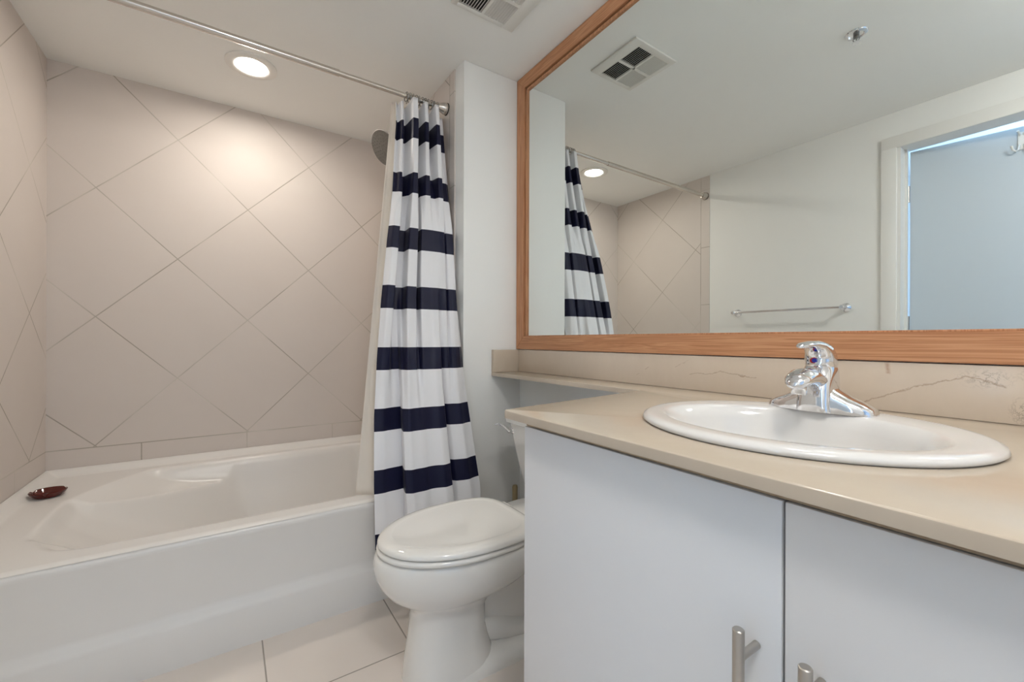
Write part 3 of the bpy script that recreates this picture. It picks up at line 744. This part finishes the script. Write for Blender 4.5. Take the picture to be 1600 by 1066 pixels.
# ------------------------------------------------------------------ mirror
mir = thing('wall_mirror', 'large wall mirror in a wide natural fir wood frame', 'mirror', (1.15, 0.69, .944))
mz0, mz1, my0, my1 = .9445, ZC - .001, VY0 - .01, 1.6615
FW = .060; fx0, fx1 = 1.138, 1.1605
def mitred(axis):
    pass
def rail(z_out, z_in, y_in0, y_in1, name, mat):
    b = MB()
    b.loft([[(x, my0, z_out), (x, my1, z_out), (x, y_in1, z_in), (x, y_in0, z_in)] for x in (fx0, fx1)])
    bmesh.ops.bevel(b.b, geom=b.b.edges[:], offset=.0015, segments=2, affect='EDGES')
    return b.build(name, mat, mir)
def stile(y_out, y_in, name):
    b = MB()
    b.loft([[(x, y_out, mz0), (x, y_out, mz1), (x, y_in, mz1 - FW), (x, y_in, mz0 + FW)] for x in (fx0, fx1)])
    bmesh.ops.bevel(b.b, geom=b.b.edges[:], offset=.0015, segments=2, affect='EDGES')
    return b.build(name, 'wood_z', mir)
rail(mz0, mz0 + FW, my0 + FW, my1 - FW, 'frame_rail', 'wood_y')
rail(mz1, mz1 - FW, my0 + FW, my1 - FW, 'frame_rail', 'wood_y')
stile(my1, my1 - FW, 'frame_stile'); stile(my0, my0 + FW, 'frame_stile')
g0 = FW + .006; g1 = FW + .0165
lp = MB()
lp.box(1.1435, 1.1505, my0 + g0, my1 - g0, mz0 + FW, mz0 + FW + .004, .0004); lp.box(1.1435, 1.1505, my0 + g0, my1 - g0, mz1 - g1, mz1 - g0, .001)
lp.box(1.1435, 1.1505, my1 - g1, my1 - g0, mz0 + FW, mz1 - g0, .001); lp.box(1.1435, 1.1505, my0 + g0, my0 + g1, mz0 + FW, mz1 - g0, .001)
lp.build('inner_lip', 'wood_z', mir)
gv = MB()
gv.box(1.1495, 1.153, my0 + FW - .002, my1 - FW + .002, mz1 - g0 - .001, mz1 - FW + .002); gv.box(1.1495, 1.153, my1 - g0 - .001, my1 - FW + .002, mz0 + FW, mz1 - FW); gv.box(1.1495, 1.153, my0 + FW - .002, my0 + g0 + .001, mz0 + FW, mz1 - FW)
gv.build('groove', 'groove_shade', mir)
MB().box(1.1504, 1.156, my0 + FW - .004, my1 - FW + .004, mz0 + FW - .004, mz1 - FW + .004).build('glass', 'glass_mirror', mir)

# ------------------------------------------------------------------ things on the opposite wall (seen in the mirror)
tb = thing('towel_bar', 'empty chrome towel bar on the white wall', 'towel bar', (XL - .004, 1.27, 1.183))
for yy in (.955, 1.580):
    q = MB(); q.lathe([(0, .0003), (.026, .0003), (.026, .006), (.020, .012), (.011, .02), (.010, .05), (.013, .056), (.0135, .072), (.009, .078), (0, .078)], (XL - .004, yy, 1.183), (1, 0, 0), 28); q.build('post', 'chrome', tb)
MB().tube([(XL + .060, .955, 1.183), (XL + .060, 1.580, 1.183)], .0075, 16).build('bar', 'chrome', tb)

hk = thing('robe_hook', 'white double coat hook on the ajar door', 'hook', slab_pt(.400, .018, 1.95))
def hp_(d, th, z): return slab_pt(.400 + d, .0185 + th, z)
b = MB(); b.loft([[hp_(-.013, 0, z), hp_(.013, 0, z), hp_(.013, .005, z), hp_(-.013, .005, z)] for z in (1.905, 1.99)])
bmesh.ops.bevel(b.b, geom=b.b.edges[:], offset=.0015, segments=2, affect='EDGES'); b.build('plate', 'white_plastic', hk)
for sg in (-1, 1):
    MB().tube([hp_(sg * .008, .004, 1.93), hp_(sg * .012, .014, 1.905), hp_(sg * .02, .026, 1.896), hp_(sg * .03, .034, 1.904), hp_(sg * .034, .036, 1.922)], [.0045, .0045, .004, .004, .005], 10).build('prong', 'white_plastic', hk)
    MB().tube([hp_(sg * .006, .004, 1.975), hp_(sg * .010, .014, 1.985), hp_(sg * .014, .024, 1.992)], [.0045, .004, .0055], 10).build('prong', 'white_plastic', hk)
